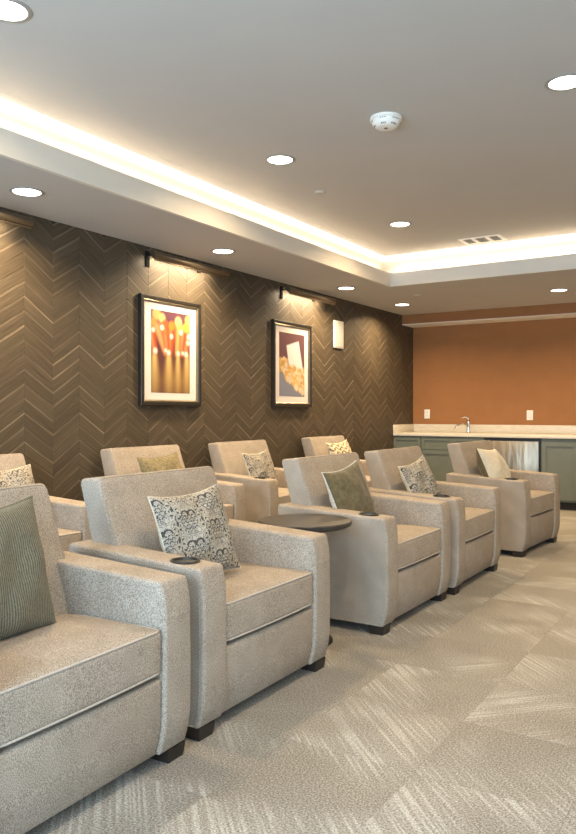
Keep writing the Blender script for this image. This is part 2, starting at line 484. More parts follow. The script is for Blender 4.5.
for (x0, x1, y0, y1) in ((CX - CT - T, CX - CT, CYN - CT - T, CY + CT + T), (CXR + CT, CXR + CT + T, CYN - CT - T, CY + CT + T),
                         (CX - CT, CXR + CT, CY + CT, CY + CT + T), (CX - CT, CXR + CT, CYN - CT - T, CYN - CT)):
    MB().box(x0, x1, y0, y1, ZS + 0.04, ZU + 0.1).build('cove_riser', M['lip'], ceil)
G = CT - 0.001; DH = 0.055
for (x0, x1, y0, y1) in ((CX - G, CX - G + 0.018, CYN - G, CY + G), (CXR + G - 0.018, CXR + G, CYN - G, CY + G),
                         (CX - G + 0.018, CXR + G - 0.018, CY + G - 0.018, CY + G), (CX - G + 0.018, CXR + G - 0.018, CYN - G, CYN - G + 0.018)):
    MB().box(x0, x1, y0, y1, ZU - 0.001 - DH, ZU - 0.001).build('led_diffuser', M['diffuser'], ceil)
# LED strips on the inner faces of the lips, shining at the risers
zl = 2.68
LED = [((CX - T - 0.006, (CY + CYN) / 2), CY - CYN, PI / 2, 'x'), ((CXR + T + 0.006, (CY + CYN) / 2), CY - CYN, -PI / 2, 'x'),
       (((CX + CXR) / 2, CY + T + 0.006), CXR - CX, 0, 'y'), (((CX + CXR) / 2, CYN - T - 0.006), CXR - CX, PI, 'y')]
for (p, L, rz, a) in LED:
    if a == 'x': MB().box(p[0] - 0.004, p[0] + 0.004, p[1] - L / 2, p[1] + L / 2, zl - 0.006, zl + 0.006).build('led_strip', M['led'], ceil)
    else: MB().box(p[0] - L / 2, p[0] + L / 2, p[1] - 0.004, p[1] + 0.004, zl - 0.006, zl + 0.006).build('led_strip', M['led'], ceil)
    dx, dy = (-math.sin(rz), math.cos(rz))
    area('cove_light', (p[0] + dx * 0.008, p[1] + dy * 0.008, zl + 0.012), L, P_COVE * L, COVE_C, (math.radians(90), 0, rz), 0.03, spread=140)

# ------------------------------------------------------------------ recessed downlights
def downlight(x, y, z, label, power=P_DOWN):
    t = empty('recessed_downlight', (x, y, z))
    MB().lathe([(0.106, 0.0), (0.106, -0.003), (0.100, -0.006), (0.087, -0.006), (0.085, 0.0)], 36).build('trim_ring', M['trim'], t, angle=40)
    MB().lathe([(0.084, 0.0), (0.084, -0.004), (0.05, -0.0055)], 32).build('lens', M['lens'], t, smooth=True)
    area('downlight_lamp', (0, 0, -0.012), 0.13, power, WARM, shape='DISK', spread=150, parent=t)
    return tag(t, label, 'downlight', 'recessed downlights')
for (x, y, lb) in ((-2.74, 2.08, 'round recessed downlight at the top left corner of the tray ceiling'),
                   (-2.78, 4.313, 'round recessed downlight on the tray ceiling left of the smoke detector'),
                   (-2.80, 6.381, 'round recessed downlight on the tray ceiling near the air vent'),
                   (-0.86, 4.099, 'round recessed downlight on the tray ceiling at the right frame edge')):
    downlight(x, y, ZU, lb)
downlight(-0.86, 6.3, ZU, 'round recessed downlight on the tray ceiling outside the frame to the right')
downlight(-0.86, 2.0, ZU, 'round recessed downlight on the tray ceiling above the camera')
downlight(1.0, 4.1, ZU, 'round recessed downlight on the tray ceiling far right, out of frame')
for (x, y, lb) in ((-3.84, 3.063, 'round recessed downlight in the soffit at the left frame edge'),
                   (-3.85, 5.08, 'round recessed downlight in the soffit above the bowling picture'),
                   (-3.85, 7.317, 'round recessed downlight in the soffit beside the wall speaker'),
                   (-3.84, 8.819, 'round recessed downlight in the soffit nearest the rust wall corner'),
                   (-1.90, 8.707, 'round recessed downlight in the soffit in front of the bar at right')):
    downlight(x, y, ZS, lb, P_DOWN * 1.6)
downlight(0.1, 8.7, ZS, 'round recessed downlight in the soffit over the bar, out of frame')

# ------------------------------------------------------------------ ceiling fittings
def sprinkler(x, y, z, label):
    t = empty('sprinkler_cover', (x, y, z))
    MB().lathe([(0.045, 0.0), (0.045, -0.003), (0.041, -0.005)], 24).build('flange', M['ceil'], t, angle=40)
    MB().lathe([(0.036, -0.005), (0.036, -0.009), (0.03, -0.011)], 24).build('cover_plate', M['ceil'], t, angle=40)
    tag(t, label, 'sprinkler', 'sprinkler covers')
sprinkler(-2.926, 5.118, ZU, 'small flat sprinkler cover on the tray ceiling by the cove')
sprinkler(-3.378, 8.199, ZS, 'small flat sprinkler cover in the soffit near the bar')

t = empty('smoke_detector', (-1.861, 4.037, ZU))
MB().lathe([(0.094, 0.0), (0.094, -0.014), (0.088, -0.018)], 40).build('base_plate', M['white'], t, angle=40)
MB().lathe([(0.086, -0.016), (0.080, -0.036), (0.062, -0.056), (0.04, -0.060)], 40).build('housing', M['white'], t, angle=50)
for a0, n in ((3.4, 4), (4.7, 3), (5.6, 4), (1.2, 3)):
    g = MB()
    for k in range(n):
        a = a0 + k * 0.16
        g.add([(r_ * math.cos(a + d), r_ * math.sin(a + d), z_) for d in (0, 0.11) for (r_, z_) in ((0.0855, -0.022), (0.0655, -0.0545), (0.060, -0.052), (0.078, -0.022))],
              [(0, 1, 5, 4), (1, 2, 6, 5), (2, 3, 7, 6), (3, 0, 4, 7), (0, 3, 2, 1), (4, 5, 6, 7)])
    g.build('grille_slot', M['grey_plastic'], t)
MB().lathe([(0.012, -0.0595), (0.012, -0.062), (0.009, -0.063)], 16).build('test_button', M['grey_plastic'], t)
tag(t, 'round white smoke detector with grey slots on the tray ceiling', 'smoke detector')

t = empty('air_vent', (-2.35, 7.385, ZU))
vw, vd = 0.21, 0.135
f = MB()
f.box(-vw, vw, -vd, -vd + 0.035, -0.008, 0); f.box(-vw, vw, vd - 0.035, vd, -0.008, 0)
for x in (-vw, -0.088, 0.053, vw - 0.035): f.box(x, x + 0.035, -vd + 0.035, vd - 0.035, -0.008, 0)
f.build('vent_frame', M['white'], t)
MB().box(-vw + 0.01, vw - 0.01, -vd + 0.01, vd - 0.01, -0.0012, -0.0002).build('vent_backing', M['black'], t)
sl = None
for x0 in (-vw + 0.04, -0.048, 0.094):
    for k in range(6):
        y = -vd + 0.05 + k * 0.034
        if sl is None:
            sl = MB().add([(0, 0, -0.001), (0.072, 0, -0.001), (0.072, 0.014, -0.007), (0, 0.014, -0.007), (0, 0.002, -0.0005), (0.072, 0.002, -0.0005), (0.072, 0.016, -0.0065), (0, 0.016, -0.0065)],
                          [(0, 3, 2, 1), (4, 5, 6, 7), (0, 1, 5, 4), (2, 3, 7, 6), (1, 2, 6, 5), (0, 4, 7, 3)]).build('slat', M['grey_plastic'], t); o = sl
        else:
            o = sl.copy(); link(o, t)
        o.location = (x0, y, 0)
tag(t, 'rectangular white ceiling air vent with three louvred sections', 'vent')

# ------------------------------------------------------------------ armchair
def topz(x): return 0.628 + 0.034 * (0.36 - x) / 0.66
def bow(tt): return -0.022 * max(0.0, (0.22 - tt) / 0.22) ** 2 + 0.004 * math.sin(PI * min(max(tt, 0), 1)) - 0.006 * max(0.0, (tt - 0.75) / 0.25) ** 2
def sst(a, b, x):
    u = min(max((x - a) / (b - a), 0), 1); return u * u * (3 - 2 * u)
def arm_def(q):
    x, y, z = q
    tt = (z - 0.055) / (0.64 - 0.055)
    z2 = 0.055 + (z - 0.055) * (topz(x) - 0.055) / (0.64 - 0.055)
    x2 = x + bow(tt) * sst(0.05, 0.36, x)
    x2 -= 0.010 * sst(0.33, 0.36, x) * sst(0.58, 0.64, z)
    return (x2, y, z2)
def panel_def(q):
    x, y, z = q
    tt = (z - 0.055) / (0.64 - 0.055)
    return (x + bow(tt) * sst(0.05, 0.34, x), y, z)
def cush_def(q):
    x, y, z = q
    u = (x - 0.145) / 0.21; v = y / 0.335
    c = max(0, 1 - min(1, u * u)) * max(0, 1 - v * v)
    if z > 0.40: z += 0.022 * c ** 0.6
    x += 0.008 * max(0, 1 - v * v) * sst(0.2, 0.35, x)
    return (x, y, z)
BZ0, BZ1 = 0.42, 0.924
def back_def(q):
    x, y, z = q                      # x in [-0.5,0.5] thickness units * 0.13
    s = x / 0.13
    fx = -0.155 - (z - 0.66) * 0.40; rx = -0.305 - (z - 0.66) * 0.27
    mid, th = (fx + rx) / 2, fx - rx
    v = y / 0.39
    puff = 0.010 * max(0, 1 - v * v) * math.sin(PI * min(max((z - BZ0) / (BZ1 - BZ0), 0), 1)) if s > 0 else 0
    z2 = z + 0.014 * s * sst(0.84, 0.924, z)
    return (mid + s * th + puff, y, z2)

HW, AW = 0.48, 0.145
def make_chair():
    t = empty('armchair')
    tw, wl = M['tweed'], M['welt']
    for sgn in (-1, 1):
        y0, y1 = (-HW, -HW + AW) if sgn < 0 else (HW - AW, HW)
        v, f = rbox(-0.34, 0.36, y0, y1, 0.044, 0.64, 0.015, (10, 2, 10), 3, arm_def)
        arm = mesh_obj('arm', v, f, tw, t, True)
        if sgn < 0:                       # cut the cup well into the arm
            cyl = MB().lathe([(0.047, -0.075), (0.047, 0.05)], 32, (0.215, (y0 + y1) / 2, topz(0.215))).build('cutter', None)
            md = arm.modifiers.new('cut', 'BOOLEAN'); md.operation = 'DIFFERENCE'; md.object = cyl; md.solver = 'EXACT'
            bpy.context.view_layer.update()
            me = bpy.data.meshes.new_from_object(arm.evaluated_get(bpy.context.evaluated_depsgraph_get()))
            arm.modifiers.clear(); arm.data = me
            bpy.data.objects.remove(cyl)
            cup = MB().lathe([(0.058, -0.001), (0.058, 0.003), (0.053, 0.0045), (0.0465, 0.003), (0.0445, -0.01), (0.042, -0.066), (0.0, -0.066)], 32).build('cup_holder', M['cup'], t, angle=40, loc=(0.215, (y0 + y1) / 2, topz(0.215)))
            MB().tube([(0.0525 * math.cos(a), 0.0525 * math.sin(a), 0.0040) for a in np.linspace(0, 2 * PI, 33)[:-1]], 0.0022, 6, True).build('rim', M['cup_rim'], cup, smooth=True)
        wt = MB()
        for ys in (y0, y1):
            yy = ys + (0.0008 if ys == y0 else -0.0008)
            pts = [arm_def((x, yy, 0.617)) for x in np.linspace(-0.315, 0.30, 12)]
            pts += [arm_def((0.30 + 0.038 * math.sin(a), yy, 0.579 + 0.038 * math.cos(a))) for a in np.linspace(0.3, PI / 2, 5)]
            pts += [arm_def((0.338, yy, z)) for z in np.linspace(0.55, 0.06, 14)]
            wt.tube(pts, 0.0022, 6)
        yo = y0 if sgn < 0 else y1
        yi = y1 if sgn < 0 else y0
        wt.tube([arm_def((-0.31, yo, 0.054)), arm_def((0.33, yo, 0.054)), arm_def((0.352, yo + sgn * -0.012, 0.054)), arm_def((0.355, yi, 0.054))], 0.0032, 6)
        wt.build('welt', tw, arm, smooth=True)
    # seat base with front panel, rear panel
    v, f = rbox(-0.30, 0.347, -0.334, 0.334, 0.046, 0.311, 0.012, (6, 2, 8), 2, panel_def)
    fp = mesh_obj('front_panel', v, f, tw, t, True)
    MB().tube([panel_def((0.342, y, 0.054)) for y in np.linspace(-0.334, 0.334, 5)], 0.0034, 6).build('welt', wl, fp, smooth=True)
    v, f = rbox(-0.35, -0.29, -0.40, 0.40, 0.058, 0.60, 0.016, (1, 2, 2), 2)
    mesh_obj('rear_panel', v, f, tw, t, True)
    # loose seat cushion
    v, f = rbox(-0.115, 0.354, -0.333, 0.333, 0.328, 0.474, 0.020, (8, 10, 4), 3, cush_def)
    cu = mesh_obj('seat_cushion', v, f, tw, t, True)
    wt = MB()
    for zz in (0.470, 0.333):
        pts = [cush_def((x, -0.329, zz)) for x in np.linspace(-0.05, 0.33, 10)]
        pts += [cush_def((0.345, -0.322, zz))]
        pts += [cush_def((0.350, y, zz)) for y in np.linspace(-0.30, 0.30, 14)]
        pts += [cush_def((0.345, 0.322, zz))]
        pts += [cush_def((x, 0.329, zz)) for x in np.linspace(0.33, -0.05, 10)]
        wt.tube(pts, 0.0042, 6)
    wt.build('welt', wl, cu, smooth=True)
    # backrest
    v, f = rbox(-0.065, 0.065, -0.39, 0.39, BZ0, BZ1, 0.019, (2, 8, 10), 3, back_def)
    bk = mesh_obj('backrest', v, f, tw, t, True)
    wt = MB()
    for xx in (0.060, -0.060):
        pts = [back_def((xx, -0.384, z)) for z in np.linspace(0.56, 0.889, 8)]
        pts += [back_def((xx, -0.36 - 0.024 * math.cos(a), 0.896 + 0.022 * math.sin(a))) for a in np.linspace(0.2, PI / 2, 4)]
        pts += [back_def((xx, y, 0.918)) for y in np.linspace(-0.34, 0.34, 10)]
        pts += [back_def((xx, 0.36 + 0.024 * math.cos(a), 0.896 + 0.022 * math.sin(a))) for a in np.linspace(PI / 2, 0.2, 4)]
        pts += [back_def((xx, 0.384, z)) for z in np.linspace(0.889, 0.56, 8)]
        wt.tube(pts, 0.003, 6)
    wt.build('welt', tw, bk, smooth=True)
    # block feet
    l0 = None
    for (x, y) in ((0.292, -0.428), (0.292, 0.428), (-0.28, -0.424), (-0.28, 0.424)):
        if l0 is None:
            a, c = 0.046, 0.040
            l0 = MB().add([(-c, -c, 0), (c, -c, 0), (c, c, 0), (-c, c, 0), (-a, -a, 0.048), (a, -a, 0.048), (a, a, 0.048), (-a, a, 0.048)],
                          [(3, 2, 1, 0), (4, 5, 6, 7), (0, 1, 5, 4), (1, 2, 6, 5), (2, 3, 7, 6), (3, 0, 4, 7)]).build('leg', M['leg'], t); o = l0
        else:
            o = l0.copy(); link(o, t)
        o.location = (x, y, 0)
    return t

def copy_tree(src, parent=None):
    c = src.copy(); link(c, parent)
    for ch in list(src.children): copy_tree(ch, c)
    return c

# name, x, y, rotation (deg), label
CH = {
 'A': (-2.025, 1.545, 2.0, 'beige tweed armchair holding the ribbed sage pillow, nearest, cut by the left frame edge'),
 'B': (-2.062, 2.60, 0.5, 'beige tweed armchair with black-patterned cream pillow, just before the round dark table'),
 'C': (-2.038, 4.14, -0.3, 'beige tweed armchair with olive velvet pillow, just beyond the round dark table'),
 'D': (-2.022, 5.20, 0.0, 'beige tweed front-row armchair with patterned pillow, between the olive and cream pillow chairs'),
 'E': (-1.955, 6.745, -4.0, 'beige tweed armchair with cream pillow, nearest the bar cabinets'),
 'F': (-3.83, 2.850, 0.0, 'back-row beige armchair with patterned pillow at the left frame edge'),
 'G': (-3.83, 4.400, 0.0, 'back-row beige armchair with a plain olive pillow below the bowling picture'),
 'H': (-3.83, 5.700, 0.0, 'back-row beige armchair with patterned pillow, between the two framed pictures'),
 'I': (-3.83, 7.320, 0.0, 'back-row beige armchair with gold-patterned pillow, farthest along the chevron wall'),
}
chair0 = make_chair()
chairs = {}
for k, (x, y, rz, lb) in CH.items():
    o = chair0 if k == 'A' else copy_tree(chair0)
    o.location = (x, y, 0); o.rotation_euler = (0, 0, math.radians(rz))
    tag(o, lb, 'armchair', 'front row armchairs' if k in 'ABCDE' else 'back row armchairs')
    chairs[k] = o

# ------------------------------------------------------------------ pillows
def shape_pillow(sz, th, n, side, seed):
    r = np.random.default_rng(seed); ph = r.uniform(0, 6.28, 6)
    u = np.linspace(-1, 1, n); U, V = np.meshgrid(u, u, indexing='ij')
    pin = 0.075
    Y = sz / 2 * U * (1 - pin * (1 - V ** 2) * np.abs(U) ** 1.5)
    Z = sz / 2 * V * (1 - pin * (1 - U ** 2) * np.abs(V) ** 1.5)
    b = ((1 - U ** 2) * (1 - V ** 2)).clip(0)
    X = th / 2 * b ** 0.42
    X += 0.006 * (np.sin(5 * U + 3 * V + ph[0]) + np.sin(4 * V - 6 * U + ph[1])) * b ** 0.5
    rad = np.arctan2(V, U)
    X += 0.004 * np.sin(9 * rad + ph[2]) * b ** 0.5 * np.hypot(U, V)
    Zs = Z - 0.010 * (1 - U ** 2) * (V > 0) * V      # top edge dips between the corners
    P = np.stack([side * X, Y, Zs], -1).reshape(-1, 3)
    F = []
    for i in range(n - 1):
        for j in range(n - 1):
            q = (i * n + j, (i + 1) * n + j, (i + 1) * n + j + 1, i * n + j + 1)
            F.append(q if side > 0 else q[::-1])
    return P, F, U, V

def ikat(U, V, bg, ink, cells=2.9):
    a = (U + 1) / 2 * cells; bb = (V + 1) / 2 * cells * 0.98 + 0.12
    col = np.floor(a + 0.5); fa = a + 0.5 - col - 0.5
    bv = bb + 0.5 * (col % 2); fb = bv - np.floor(bv) - 0.5
    d = np.zeros_like(a)
    aa = np.abs(fa)
    # palm crown: two arches and a knot
    r = np.hypot(aa - 0.14, fb - 0.20)
    d = np.maximum(d, ((np.abs(r - 0.125) < 0.030) & (fb > 0.17)))
    d = np.maximum(d, (np.hypot(fa / 0.7, fb - 0.27) < 0.055))
    # scallop rows
    for k in range(5):
        zc = 0.13 - 0.105 * k
        off = 0.0 if k % 2 == 0 else 0.085
        x_ = np.mod(fa + off + 0.085, 0.17) - 0.085
        rr = np.hypot(x_, fb - zc + 0.03)
        d = np.maximum(d, (np.abs(rr - 0.066) < 0.013) & (fb > zc - 0.03) & (aa < 0.34 - 0.02 * k))
        d = np.maximum(d, 0.8 * ((np.hypot(x_, fb - zc) < 0.014) & (aa < 0.32)))
    # fan leaves under the scallops
    ang = np.arctan2(fb + 0.52, fa + 1e-9); rr = np.hypot(fa, fb + 0.52)
    d = np.maximum(d, (np.abs(np.mod(ang * 5.5 / PI * 2, 1) - 0.5) < 0.16) & (rr > 0.07) & (rr < 0.19))
    # flowers at the cell sides, half dropped
    fs = 0.5 - aa
    d = np.maximum(d, (np.hypot(fs / 1.0, (fb + 0.06) / 1.15) < 0.085 + 0.012 * np.sin(6 * np.arctan2(fb + .06, fs))))
    for (px, py, rx, ry) in ((0.11, 0.10, 0.06, 0.03), (0.09, -0.26, 0.05, 0.035), (0.0, 0.20, 0.035, 0.05), (0.12, 0.30, 0.045, 0.03), (0.0, -0.40, 0.03, 0.05), (0.13, -0.12, 0.02, 0.04), (0.10, 0.43, 0.04, 0.025)):
        d = np.maximum(d, (((fs - px) / rx) ** 2 + ((fb - py) / ry) ** 2 < 1))
    # small leaf strokes filling the ground
    q = np.sin(31 * fa + 9 * np.sin(13 * fb)) * np.sin(37 * fb + 7 * np.sin(17 * fa + 1.3))
    d = np.maximum(d, 0.9 * (q > 0.30))
    d = d.astype(float)
    g = rng.random(a.shape) * 0.12
    d = np.clip(d * (1 - g), 0, 1)[..., None]
    return np.array(bg) * (1 - d) + np.array(ink) * d

def gold(U, V):
    s = np.sin(24 * V + 1.8 * np.sin(13 * U)) + 0.7 * np.sin(29 * U + 7 * V)
    d = (s > 0.25).astype(float)[..., None]
    return np.array((0.60, 0.52, 0.36)) * (1 - d) + np.array((0.17, 0.12, 0.055)) * d

def set_ink(o, cols):
    me = o.data; a = me.color_attributes.new('ink', 'FLOAT_COLOR', 'POINT')
    c = np.ones((len(me.vertices), 4)); c[:, :3] = cols.reshape(-1, 3)
    a.data.foreach_set('color', c.ravel().astype(np.float32))

def make_pillow(sz, th, front, back, seed, ink=None, n=48, seam=None):
    t = empty('throw_pillow')
    P, F, U, V = shape_pillow(sz, th, n, 1, seed)
    fr = mesh_obj('front_cover', P, F, front, t, True)
    if ink is not None: set_ink(fr, ink(U, V))
    nb = 30
    P, F, _, _ = shape_pillow(sz, th, nb, -1, seed + 1)
    mesh_obj('back_cover', P, F, back, t, True)
    e = []
    P, F, U, V = shape_pillow(sz, th, 25, 1, seed)
    G = P.reshape(25, 25, 3)
    loop = [G[i, 0] for i in range(24)] + [G[24, j] for j in range(24)] + [G[i, 24] for i in range(24, 0, -1)] + [G[0, j] for j in range(24, 0, -1)]
    MB().tube([(0, p[1], p[2]) for p in loop], 0.0035, 6, True).build('seam', seam or back, t, smooth=True)
    return t

def place(p, chair, pos, tilt, yaw, roll, label, scale=1.0):
    cm = Matrix.Translation(chairs[chair].location) @ Matrix.Rotation(chairs[chair].rotation_euler.z, 4, 'Z')
    p.matrix_world = cm @ Matrix.Translation(pos) @ Matrix.Rotation(math.radians(yaw), 4, 'Z') @ Matrix.Rotation(math.radians(-tilt), 4, 'Y') @ Matrix.Rotation(math.radians(roll), 4, 'X')
    tag(p, label, 'pillow', 'throw pillows')

BG, INK = (0.37, 0.33, 0.265), (0.02, 0.018, 0.02)
place(make_pillow(0.44, 0.15, M['cord'], M['cord'], 1), 'A', (-0.02, -0.05, 0.69), 13, 2, 2, 'ribbed sage green corduroy pillow on the nearest armchair')
pk = lambda U, V: ikat(U, V, BG, INK)
place(make_pillow(0.385, 0.13, M['ikat'], M['cream'], 2, pk, 170), 'B', (0.02, -0.10, 0.68), 19, -12, 4, 'cream pillow with black palm pattern on the armchair before the round table')
place(make_pillow(0.39, 0.12, M['velvet'], M['pale'], 3, seam=M['pale']), 'C', (-0.01, -0.185, 0.695), 19, -6, 8, 'olive velvet pillow with pale back and edge beyond the round table')
place(make_pillow(0.38, 0.13, M['ikat'], M['cream'], 4, pk, 110), 'D', (0.0, -0.21, 0.68), 22, -8, 10, 'cream pillow with dark floral print on the front-row chair behind the olive velvet pillow')
place(make_pillow(0.43, 0.19, M['cream'], M['velvet'], 5), 'E', (0.01, -0.24, 0.685), 24, 2, -3, 'plain cream pillow with olive back on the armchair by the bar')
place(make_pillow(0.41, 0.13, M['ikat'], M['cream'], 6, pk, 100), 'F', (0.03, 0.06, 0.675), 24, -5, 3, 'patterned pillow on the back-row chair at the left frame edge')
place(make_pillow(0.42, 0.14, M['olive'], M['olive'], 7), 'G', (0.03, -0.10, 0.68), 22, -4, 3, 'plain olive linen pillow on the back-row chair under the bowling picture')
place(make_pillow(0.37, 0.12, M['ikat'], M['cream'], 8, pk, 90), 'H', (0.02, -0.11, 0.67), 20, -4, 3, 'patterned pillow on the back-row chair between the two pictures')
place(make_pillow(0.43, 0.14, M['ikat'], M['cream'], 9, gold, 80), 'I', (0.03, -0.17, 0.685), 22, -4, 3, 'gold and cream wavy-patterned pillow on the farthest back-row chair')

# ------------------------------------------------------------------ round side table
def side_table(x, y, label):
    t = empty('side_table', (x, y, 0))
    MB().lathe([(0.0, 0.602), (0.225, 0.602), (0.243, 0.612), (0.245, 0.628), (0.241, 0.634), (0.0, 0.634)], 64).build('table_top', M['table'], t, angle=35)
    MB().lathe([(0.03, 0.602), (0.032, 0.50), (0.045, 0.30), (0.085, 0.12), (0.13, 0.03), (0.14, 0.018)], 40).build('pedestal', M['table'], t, angle=40)
    MB().lathe([(0.142, 0.018), (0.146, 0.012), (0.146, 0.0)], 40).build('base', M['black'], t, angle=40)
    tag(t, label, 'side table')
side_table(-2.02, 3.375, 'round dark brown pedestal table between two front-row armchairs')

# ------------------------------------------------------------------ framed pictures
def frame_bars(w, h, wd, prof):
    """mitred rectangular frame; prof = list of (inset, out) points, wall plane x=0, sticks out along +x"""
    v = []; f = []; n = len(prof)
    for (sy, sz) in ((-1, -1), (1, -1), (1, 1), (-1, 1)):
        for (i, o) in prof: v.append((o, sy * (w / 2 - i), sz * (h / 2 - i)))
    for c in range(4):
        c2 = (c + 1) % 4
        for k in range(n):
            k2 = (k + 1) % n
            f.append((c * n + k, c2 * n + k, c2 * n + k2, c * n + k2))
    return MB().add(v, f)

def picture(y, z, w, h, fn, pw, ph, label):
    t = empty('framed_picture', (XL, y, z))
    frame_bars(w, h, 0.05, [(0, 0.001), (0, 0.034), (0.006, 0.040), (0.030, 0.038), (0.034, 0.030), (0.034, 0.001)]).build('frame', M['frame'], t)
    frame_bars(w - 0.07, h - 0.07, 0.02, [(0, 0.001), (0, 0.030), (0.006, 0.032), (0.018, 0.024), (0.018, 0.001)]).build('inner_lip', M['frame_lip'], t)
    MB().box(0.001, 0.016, -w / 2 + 0.04, w / 2 - 0.04, -h / 2 + 0.04, h / 2 - 0.04).build('mat_board', M['matboard'], t)
    n1, n2 = 90, 130
    U, V = np.meshgrid(np.linspace(0, 1, n1), np.linspace(0, 1, n2), indexing='ij')
    P = np.stack([np.full_like(U, 0.0172), (U - 0.5) * pw, (V - 0.5) * ph], -1).reshape(-1, 3)
    F = [(i * n2 + j, (i + 1) * n2 + j, (i + 1) * n2 + j + 1, i * n2 + j + 1) for i in range(n1 - 1) for j in range(n2 - 1)]
    o = mesh_obj('print', P, F, M['print'], t); set_ink(o, fn(U, V) * 0.66)
    tag(t, label, 'picture', 'framed pictures on the chevron wall')

def mixc(c, col, a):
    a = np.clip(a, 0, 1)[..., None]; return c * (1 - a) + np.array(col) * a
def soft(d, w): return np.clip(0.5 - d / w, 0, 1)

def art_pins(U, V):
    c = np.zeros(U.shape + (3,)) + np.array((0.10, 0.03, 0.035))
    c = mixc(c, (0.16, 0.05, 0.10), (V > 0.85) * 0.6)
    # pale gold pins blurred in the lower half
    for (x, wd) in ((0.08, 0.13), (0.44, 0.13), (0.68, 0.10), (0.92, 0.12)):
        w_ = wd * (0.35 + 1.0 * np.clip((0.56 - V) / 0.4, 0, 1))
        a = np.exp(-((U - x) / w_ / 0.75) ** 2) * np.clip((0.60 - V) / 0.12, 0, 1) * np.clip(0.45 + V * 1.3, 0, 1)
        c = mixc(c, (0.62, 0.36, 0.08), a * 0.95); c = mixc(c, (0.80, 0.62, 0.28), a * a * 0.6)
    # red-orange pins above, leaning inwards
    for (x0, x1, col) in ((-0.04, 0.10, (0.60, 0.10, 0.02)), (0.12, 0.36, (0.85, 0.28, 0.10)), (0.50, 0.48, (0.70, 0.10, 0.02)), (0.74, 0.66, (0.85, 0.36, 0.10)), (1.0, 0.86, (0.75, 0.17, 0.04)), (0.34, 0.42, (0.55, 0.07, 0.02)), (0.84, 0.78, (0.55, 0.07, 0.03))):
        tt = np.clip((0.86 - V) / 0.38, 0, 1); xc = x0 + (x1 - x0) * tt
        w_ = 0.115 - 0.06 * tt
        a = soft(np.abs(U - xc) - w_, 0.07) * soft(np.abs(V - 0.66) - 0.19, 0.06)
        c = mixc(c, col, a * 0.85); c = mixc(c, (0.95, 0.50, 0.22), soft(np.abs(U - xc + 0.02) - w_ * 0.3, 0.06) * a * 0.5)
    for (x, y, r, col) in ((0.13, 0.95, 0.10, (0.90, 0.45, 0.15)), (0.27, 0.91, 0.08, (0.95, 0.60, 0.22)), (0.05, 0.85, 0.07, (0.90, 0.30, 0.05)), (0.34, 0.84, 0.075, (0.75, 0.12, 0.03)), (0.52, 0.83, 0.08, (0.92, 0.24, 0.03)),
                           (0.69, 0.89, 0.09, (0.95, 0.62, 0.25)), (0.74, 0.82, 0.07, (0.92, 0.48, 0.12)), (0.90, 0.83, 0.085, (0.95, 0.50, 0.08)), (0.95, 0.93, 0.08, (0.92, 0.55, 0.18)), (0.38, 0.74, 0.05, (0.80, 0.14, 0.03))):
        c = mixc(c, col, soft(np.hypot(U - x, (V - y) * 1.39) - r, 0.05) * 0.92)
    for (x, y, r) in ((0.27, 0.795, 0.045), (0.05, 0.755, 0.04), (0.51, 0.70, 0.04), (0.76, 0.765, 0.045), (0.97, 0.72, 0.045), (0.95, 0.64, 0.04), (0.10, 0.505, 0.05), (0.36, 0.52, 0.03), (0.44, 0.495, 0.045), (0.69, 0.495, 0.04), (0.81, 0.505, 0.03), (0.90, 0.495, 0.045)):
        c = mixc(c, (0.92, 0.84, 0.76), soft(np.hypot(U - x, (V - y) * 1.39) - r, 0.04))
    return c

def art_popcorn(U, V):
    c = np.zeros(U.shape + (3,)) + np.array((0.15, 0.065, 0.075))
    c = mixc(c, (0.13, 0.05, 0.06), np.clip((V - 0.5) / 0.5, 0, 1) * (1 - U))
    c = mixc(c, (0.25, 0.26, 0.34), np.clip((0.36 - V - 0.25 * (U - 0.5)) / 0.12, 0, 1))
    # white paper carton, tilted
    def edge(x0, y0, x1, y1): return (x1 - x0) * (V - y0) - (y1 - y0) * (U - x0)
    q = ((0.28, 0.80), (0.38, 0.44), (0.97, 0.36), (0.76, 0.89))
    ins = np.ones(U.shape)
    for k in range(4):
        (x0, y0), (x1, y1) = q[k], q[(k + 1) % 4]; ins = np.minimum(ins, np.clip(edge(x0, y0, x1, y1) / 0.012 + 0.5, 0, 1))
    c = mixc(c, (0.78, 0.76, 0.74), ins); c = mixc(c, (0.62, 0.60, 0.58), ins * (edge(0.76, 0.89, 0.90, 0.38) > 0) * 0.4)
    r = np.random.default_rng(5)
    pts = []
    while len(pts) < 150:
        x, y = r.uniform(-0.02, 1.02), r.uniform(0.02, 0.60)
        up = 0.60 - 0.10 * x - 0.08 * (x > 0.3) * (x < 0.95); dn = 0.34 - 0.36 * x + 0.04
        if dn < y < up: pts.append((x, y))
    pts.sort(key=lambda p: -p[1])
    for (x, y) in pts:
        rad = r.uniform(0.045, 0.085)
        col = np.array((0.86, 0.50, 0.14)) * r.uniform(0.55, 1.1) if r.random() < 0.62 else np.array((0.90, 0.72, 0.48)) * r.uniform(0.8, 1.05)
        dd = np.hypot(U - x, (V - y) * 1.33)
        c = mixc(c, col * 0.45, soft(np.hypot(U - x - 0.012, (V - y + 0.012) * 1.33) - rad, 0.03) * 0.55)
        c = mixc(c, np.minimum(col, 0.95), soft(dd - rad * 0.85, 0.04))
    return c

picture(4.88, 1.707, 0.772, 0.912, art_pins, 0.495, 0.69, 'framed picture of glowing red and gold bowling pins')
picture(6.837, 1.705, 0.772, 0.908, art_popcorn, 0.51, 0.675, 'framed picture of popcorn spilling from a white carton')

